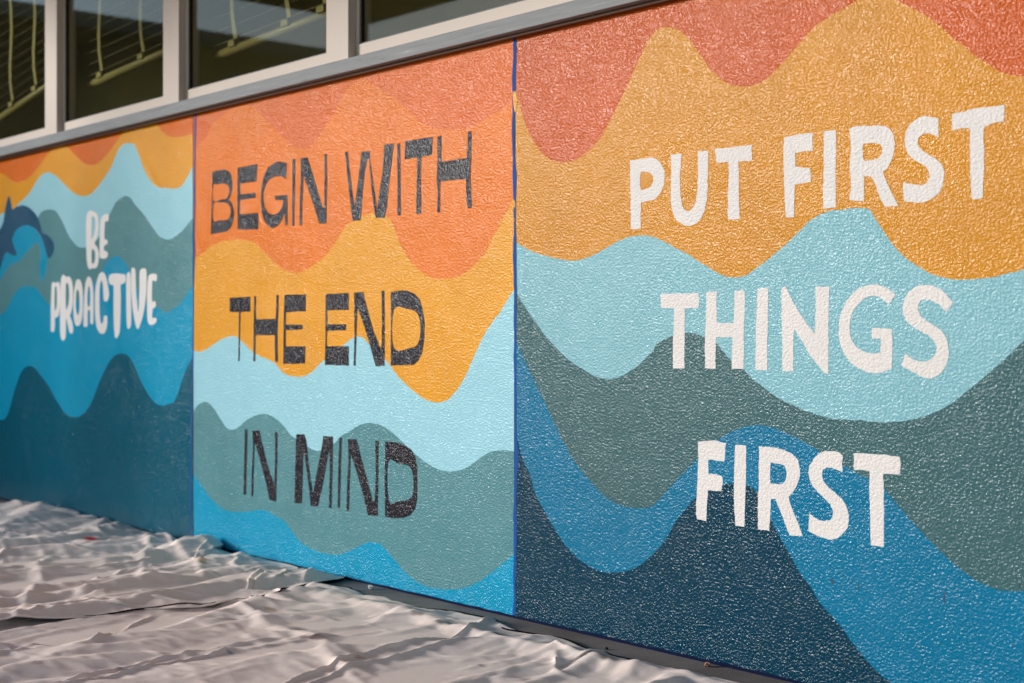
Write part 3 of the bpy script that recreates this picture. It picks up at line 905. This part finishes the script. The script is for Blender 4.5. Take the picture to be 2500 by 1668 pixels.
# roof over the walkway, open to the left and to the front
rf = empty('walkway_roof', 'brown timber roof over the walkway along the mural wall', 'roof')
RB = plain('roof_timber', (120, 88, 58), 0.7, 0.2, 6)
MB().box(-6.2, 9.0, -3.3, -0.021, 3.82, 3.90).build('roof_deck', plain('roof_deck_boards', (134, 104, 74), 0.8, 0.2, 5), rf)
for k in range(20):
    x = -6.1 + 0.78 * k
    MB().box(x, x + 0.07, -3.28, -0.022, 3.67, 3.8195).build('rafter', RB, rf)
MB().box(-6.2, 9.0, -3.36, -3.301, 3.58, 3.92).build('fascia_board', RB, rf)
for x in (-6.1, 8.8):
    MB().box(x, x + 0.12, -3.28, -3.16, 0.0, 3.669, 0.006).build('post', RB, rf)

# unseen wing added far to the left to darken mural sheen and window reflections
wg = empty('added_wing', 'unseen brown wing added far to the left to darken reflections', 'building')
MB().box(-16.0, -15.0, -12.5, 0.0, 0.0, 5.2).build('added_wing_wall', plain('added_wing_brown', (92, 70, 52), 0.9, 0.15, 2), wg)
MB().box(-16.3, -14.6, -12.8, 0.0, 5.201, 5.4).build('added_wing_roof', plain('added_wing_roof_grey', (96, 100, 106), 0.8), wg)

# ------------------------------------------------------------------ drop cloths
def vnoise(x, y, cell, seed):
    """smooth value noise, numpy"""
    r = np.random.default_rng(seed)
    T = r.normal(0, 1, (128, 128))
    fx, fy = x / cell + 40, y / cell + 40
    ix, iy = np.floor(fx).astype(int), np.floor(fy).astype(int)
    tx, ty = fx - ix, fy - iy
    tx, ty = tx * tx * (3 - 2 * tx), ty * ty * (3 - 2 * ty)
    g_ = lambda a, b: T[a % 128, b % 128]
    return (g_(ix, iy) * (1 - tx) * (1 - ty) + g_(ix + 1, iy) * tx * (1 - ty) + g_(ix, iy + 1) * (1 - tx) * ty + g_(ix + 1, iy + 1) * tx * ty)


def relax(X, a, steps, bend, floor, diag=0.35, fric=0.25, ax=None, ay=None, grav=9.8, pin=0.0, cap=1.0):
    """inextensible sheet settling on the ground (position-based)"""
    nx, ny = X.shape[:2]
    ax = a if ax is None else ax
    ay = a if ay is None else ay
    dg = math.hypot(ax, ay)
    V = np.zeros_like(X)
    dt = 0.012
    X0 = X.copy()
    rim = np.zeros(X.shape[:2], bool)
    rim[[0, -1]] = True
    rim[:, [0, -1]] = True

    def con(A, B, rest, k, only_short=False):
        d = B - A
        l = np.sqrt((d * d).sum(-1, keepdims=True)) + 1e-9
        e = l - rest
        if only_short: e = np.minimum(e, 0)
        c = d * (0.5 * k * e / l)
        A += c
        B -= c
    for it in range(steps):
        Pv = X.copy()
        V[..., 2] -= grav * dt
        X = X + V * dt
        for rp in range(2):
            for o_ in (0, 1):
                n2 = (nx - o_) // 2 * 2
                con(X[o_:o_ + n2:2], X[o_ + 1:o_ + n2:2], ax, 0.95)
                m2 = (ny - o_) // 2 * 2
                con(X[:, o_:o_ + m2:2], X[:, o_ + 1:o_ + m2:2], ay, 0.95)
                con(X[o_:o_ + n2:2, :-1], X[o_ + 1:o_ + n2:2, 1:], dg, diag)
                con(X[o_:o_ + n2:2, 1:], X[o_ + 1:o_ + n2:2, :-1], dg, diag)
        for st, k in bend:
            for o_ in range(2 * st):
                A, B = X[o_:-st:2 * st], X[o_ + st::2 * st]
                n3 = min(len(A), len(B)); con(A[:n3], B[:n3], ax * st * 0.99, k, True)
                A, B = X[:, o_:-st:2 * st], X[:, o_ + st::2 * st]
                n3 = min(A.shape[1], B.shape[1]); con(A[:, :n3], B[:, :n3], ay * st * 0.99, k, True)
        fl = 0.004 if floor is None else 0.004 + floor(X[..., 0], X[..., 1])
        over = X[..., 2] - fl - cap
        X[..., 2] -= 0.5 * np.maximum(over, 0) * 0.3
        X[rim, 2] -= 0.15 * (X[rim, 2] - (fl if floor is None else fl[rim]) - 0.004)
        hit = X[..., 2] < fl
        X[..., 2] = np.maximum(X[..., 2], fl)
        X[..., :2] = Pv[..., :2] + (X[..., :2] - Pv[..., :2]) * np.where(hit, fric, 1.0)[..., None]
        X[rim, :2] += (X0[rim, :2] - X[rim, :2]) * pin
        X[..., 1] = np.minimum(X[..., 1], -0.012)
        V = (X - Pv) / dt * 0.95
        sp = np.sqrt((V * V).sum(-1, keepdims=True))
        V *= np.minimum(1, 1.0 / (sp + 1e-9))
    return X


def up2(X):
    """double the resolution with a smooth (cubic) interpolation"""
    def one(Y):
        P_ = np.concatenate([2 * Y[:1] - Y[1:2], Y, 2 * Y[-1:] - Y[-2:-1]], 0)
        mid = (-P_[:-3] + 9 * P_[1:-2] + 9 * P_[2:-1] - P_[3:]) / 16
        out = np.empty((2 * len(Y) - 1,) + Y.shape[1:])
        out[::2] = Y
        out[1::2] = mid
        return out
    return np.swapaxes(one(np.swapaxes(one(X), 0, 1)), 0, 1)


def drape(u0, u1, y0, y1, a, squeeze, seed, floor=None, lump=0.08, warp=0.05, cap=0.1, crease=(), heap=0.0):
    """a canvas sheet shoved along the wall so that it rises in folds, then creased at a finer scale"""
    nx, ny = int((u1 - u0) * squeeze[0] / a) + 1, int((y1 - y0) * squeeze[1] / a) + 1
    S, T = np.meshgrid(np.linspace(u0, u1, nx), np.linspace(y0, y1, ny), indexing='ij')
    X = np.stack([S, T, np.zeros_like(S)], -1)
    X[..., 0] += warp * vnoise(S, T * 0.6, 0.40, seed) + warp * 0.5 * vnoise(S, T * 0.6, 0.18, seed + 1)
    X[..., 1] += 0.6 * warp * vnoise(S, T, 0.42, seed + 2) + 0.3 * warp * vnoise(S, T, 0.17, seed + 3)
    sk = S + 0.12 * vnoise(S, T, 0.6, seed + 6)
    r = 1 - np.abs(vnoise(sk, T * 0.42, 0.34, seed + 4)) * 1.3
    X[..., 2] = 0.01 + lump * np.clip(r, 0, 1) ** 2 + 0.25 * lump * np.abs(vnoise(S, T, 0.13, seed + 5))
    if floor is not None:
        X[..., 2] += floor(X[..., 0], X[..., 1])
    X = relax(X, a, 130, ((2, 0.45), (4, 0.12)), floor, 0.3, 0.8, grav=0.8, pin=0.9, cap=cap)
    X = relax(X, a, 25, ((2, 0.4), (4, 0.1)), floor, 0.3, 0.1, grav=2.0, pin=0.9, cap=cap)
    for lev, (f, amp, st) in enumerate(((1.035, 0.014, 45), (1.03, 0.006, 35))):
        X = up2(X)
        a /= 2
        X[..., 2] += amp * np.abs(vnoise(X[..., 0], X[..., 1], 0.11 / (lev + 1), seed + 7 + lev))
        X = relax(X, a, st, ((2, 0.05),), floor, 0.25, 0.5, a * f, a * (1 + (f - 1) * 0.6), grav=2.0, pin=0.9, cap=cap)
    for _ in range(4):
        X[1:-1, 1:-1] = 0.4 * X[1:-1, 1:-1] + 0.15 * (X[:-2, 1:-1] + X[2:, 1:-1] + X[1:-1, :-2] + X[1:-1, 2:])
    # sharp flat-sided creases left from the folded sheet
    x, y = X[..., 0].copy(), X[..., 1].copy()
    rr = np.random.default_rng(seed + 31)
    h = np.zeros_like(x)
    for lam, slope, n_ in crease:
        best = np.zeros_like(x)
        for q in range(n_):
            th = rr.normal(0.1, 0.42) if q % 4 else rr.uniform(0.6, 2.2)
            sa_, ta_ = x * math.cos(th) + y * math.sin(th), -x * math.sin(th) + y * math.cos(th)
            w = sa_ / lam + 0.32 * vnoise(sa_, ta_ * 0.6, lam * 2.2, seed + 40 + q) + 0.14 * vnoise(sa_, ta_ * 0.6, lam * 0.9, seed + 50 + q) + rr.uniform(0, 9)
            w = w - np.floor(w)
            pk = rr.choice((0.3, 0.5, 0.74))
            tri = np.where(w < pk, w / pk, (1 - w) / (1 - pk))
            mask = np.clip(0.25 + 0.9 * vnoise(sa_ + 3.7 * q, ta_ * 0.2, lam * 1.5, seed + 60 + q), 0, 1.1)
            best = np.maximum(best, slope * lam * 0.5 * tri * mask)
        h += best
    I, J = np.meshgrid(np.arange(X.shape[0]), np.arange(X.shape[1]), indexing='ij')
    rimd = np.minimum(np.minimum(I, X.shape[0] - 1 - I), np.minimum(J, X.shape[1] - 1 - J)) * a
    h -= 0.75 * h.mean()
    h += heap * np.exp(-((y + 0.16) / 0.13) ** 2) * np.clip(vnoise(x, y * 0.3, 0.30, seed + 90) + 0.4, 0, 1.6)
    fl = 0.004 if floor is None else 0.004 + floor(X[..., 0], X[..., 1])
    X[..., 2] = np.maximum(X[..., 2] + h * np.clip(0.10 + rimd / 0.10, 0, 1), fl + 0.1 * np.maximum(h, 0))
    return X


def heightmap(X, cell=0.035):
    u0, y0 = X[..., 0].min() - 0.3, X[..., 1].min() - 0.3
    nu, nyy = int((X[..., 0].max() + 0.3 - u0) / cell) + 2, int((X[..., 1].max() + 0.3 - y0) / cell) + 2
    Hm = np.zeros((nu, nyy))
    iu, iy = ((X[..., 0] - u0) / cell).astype(int).ravel(), ((X[..., 1] - y0) / cell).astype(int).ravel()
    np.maximum.at(Hm, (iu, iy), X[..., 2].ravel() - 0.001)
    for _ in range(1):
        Q = Hm.copy()
        for du, dy in ((1, 0), (-1, 0), (0, 1), (0, -1)):
            Q = np.maximum(Q, 0.85 * np.roll(np.roll(Hm, du, 0), dy, 1))
        Hm = Q

    def f(u, y):
        fu, fy = np.clip((u - u0) / cell - 0.5, 0, nu - 2.001), np.clip((y - y0) / cell - 0.5, 0, nyy - 2.001)
        i, j = fu.astype(int), fy.astype(int)
        tu, ty = fu - i, fy - j
        return Hm[i, j] * (1 - tu) * (1 - ty) + Hm[i + 1, j] * tu * (1 - ty) + Hm[i, j + 1] * (1 - tu) * ty + Hm[i + 1, j + 1] * tu * ty
    return f


CANVAS = canvas()


def cloth_object(name, X, label, group, stains):
    nx, ny = X.shape[:2]
    for _ in range(10):                         # a sewn hem keeps its edge from jagging
        for e in (X[0], X[-1], X[:, 0], X[:, -1]):
            e[1:-1] = 0.25 * e[:-2] + 0.5 * e[1:-1] + 0.25 * e[2:]
    X[1, :] = 0.5 * (X[0] + X[2]); X[-2, :] = 0.5 * (X[-1] + X[-3])
    X[:, 1] = 0.5 * (X[:, 0] + X[:, 2]); X[:, -2] = 0.5 * (X[:, -1] + X[:, -3])
    V = X.reshape(-1, 3)
    idx = np.arange(nx * ny).reshape(nx, ny)
    F = np.stack([idx[:-1, :-1], idx[1:, :-1], idx[1:, 1:], idx[:-1, 1:]], -1).reshape(-1, 4)
    root = empty(name, label, 'drop cloth', group)
    o = mesh('canvas_sheet', V.tolist(), F.tolist(), CANVAS, root, True)
    col = np.zeros((len(V), 4), dtype=np.float32)
    for (px, py, ru, ry, ang, rgb, al) in stains:
        # the spot of the sheet that this mark is seen on
        wp = np.array(P0)[None] + V[:, :1] * np.array(UX)[None] + V[:, 1:2] * np.array(UY)[None]
        sx = 1250 + FPX * wp[:, 0] / wp[:, 1]
        sy_ = HORIZON + FPX * (CAM_H - V[:, 2]) / wp[:, 1]
        d2 = ((sx - px) / 14) ** 2 + ((sy_ - py) / 7) ** 2
        near = np.where(d2 <= max(1.0, d2.min() * 1.01))[0]
        c = near[np.argmin(wp[near, 1])]
        du, dy = V[:, 0] - V[c, 0], V[:, 1] - V[c, 1]
        ca, sa = math.cos(ang), math.sin(ang)
        e = ((du * ca + dy * sa) / ru) ** 2 + ((-du * sa + dy * ca) / ry) ** 2
        w = np.clip(1.6 - e, 0, 1) * al
        k = w > col[:, 3]
        col[k, :3] = lin(rgb)
        col[k, 3] = w[k]
    at = o.data.color_attributes.new('stain', 'FLOAT_COLOR', 'POINT')
    at.data.foreach_set('color', col.ravel())
    so = o.modifiers.new('thickness', 'SOLIDIFY'); so.thickness = 0.0022; so.offset = 0
    # stitched hem round the edge
    hem = []
    for line in (X[0], X[-1], X[:, 0], X[:, -1]):
        pass
    ring = [X[i, 0] for i in range(nx)] + [X[-1, j] for j in range(1, ny)] + [X[i, -1] for i in range(nx - 2, -1, -1)] + [X[0, j] for j in range(ny - 2, 0, -1)]
    hm = MB().tube([tuple(p + np.array([0, 0, 0.001])) for p in ring], 0.0032, 6)
    hm.build('hem', CANVAS, root, smooth=True)
    return root


EDGE = -0.185


def front_edge(X, S, T):
    return X


Xf = drape(-1.55, 2.2, -2.75, -0.175, 0.046, (1.12, 1.06), 21, lump=0.08, warp=0.08, cap=0.085, crease=((0.40, 0.15, 4), (0.19, 0.19, 5), (0.085, 0.15, 6)))
cloth_object('drop_cloth', Xf, 'flatter cream canvas drop cloth leaving a strip of bare concrete by the wall', 'canvas drop cloths on the ground',
             [(760, 1550, 0.05, 0.018, 0.5, (92, 60, 66), 0.8), (735, 1532, 0.025, 0.02, 0, (70, 100, 84), 0.6), (1085, 1515, 0.05, 0.012, 0.3, (20, 70, 74), 0.8),
              (1230, 1545, 0.05, 0.014, 0.0, (20, 70, 74), 0.8), (660, 1483, 0.03, 0.012, 0.4, (190, 140, 70), 0.6), (1480, 1600, 0.04, 0.02, 0.0, (24, 40, 44), 0.8),
              (1015, 1494, 0.03, 0.012, 0.2, (60, 60, 66), 0.7), (730, 1487, 0.05, 0.012, 0.4, (96, 140, 130), 0.5), (560, 1590, 0.014, 0.010, 0.0, (30, 110, 150), 0.6),
              (880, 1600, 0.012, 0.016, 0.0, (200, 120, 40), 0.5), (1180, 1620, 0.013, 0.010, 0.0, (50, 60, 70), 0.6), (300, 1630, 0.016, 0.012, 0.0, (90, 130, 134), 0.5)])
HF = heightmap(Xf)
HF0 = HF
HF = lambda u, y: 0.7 * HF0(u, y)
Xr = drape(-4.5, -0.90, -2.6, -0.03, 0.044, (1.24, 1.14), 5, floor=HF, lump=0.19, warp=0.12, cap=0.20, crease=((0.42, 0.22, 4), (0.20, 0.21, 5), (0.085, 0.15, 6)), heap=0.03)
cloth_object('drop_cloth', Xr, 'heavily crumpled cream canvas drop cloth bunched against the dark teal wall', 'canvas drop cloths on the ground',
             [(218, 1310, 0.05, 0.034, 0.2, (190, 22, 30), 1.0), (500, 1365, 0.018, 0.016, 0, (196, 150, 60), 0.6)])

# crumbs of plaster fallen at the foot of the wall
def crumb(px, py, r, label, rgb):
    u, y = on_floor(px, py, r * 0.8)
    bm = bmesh.new()
    bmesh.ops.create_icosphere(bm, subdivisions=2, radius=r)
    for v in bm.verts:
        v.co *= 1 + 0.35 * math.sin(v.co.x * 530 + v.co.y * 410) * math.cos(v.co.z * 470 + 1.3)
        v.co.z = v.co.z * 0.8 + r * 0.75
    me = bpy.data.meshes.new('plaster_crumb'); bm.to_mesh(me); bm.free()
    me.materials.append(plain('crumb_' + label[:5], rgb, 0.8, 0.2, 300))
    o = bpy.data.objects.new('plaster_crumb', me); link(o)
    o.matrix_world = WALL_M @ Matrix.Translation((u, min(y, -r * 1.6), 0))
    tag(o, label, 'crumb', 'plaster crumbs by the wall')


crumb(906, 1434, 0.012, 'tiny white plaster crumb at the foot of the blue wave beside the cloth', (206, 200, 194))
crumb(1727, 1622, 0.010, 'tiny tan plaster crumb at the foot of the dark teal wave', (150, 112, 84))
crumb(1481, 1583, 0.006, 'tiny dark grit speck on the bare concrete strip', (40, 40, 40))
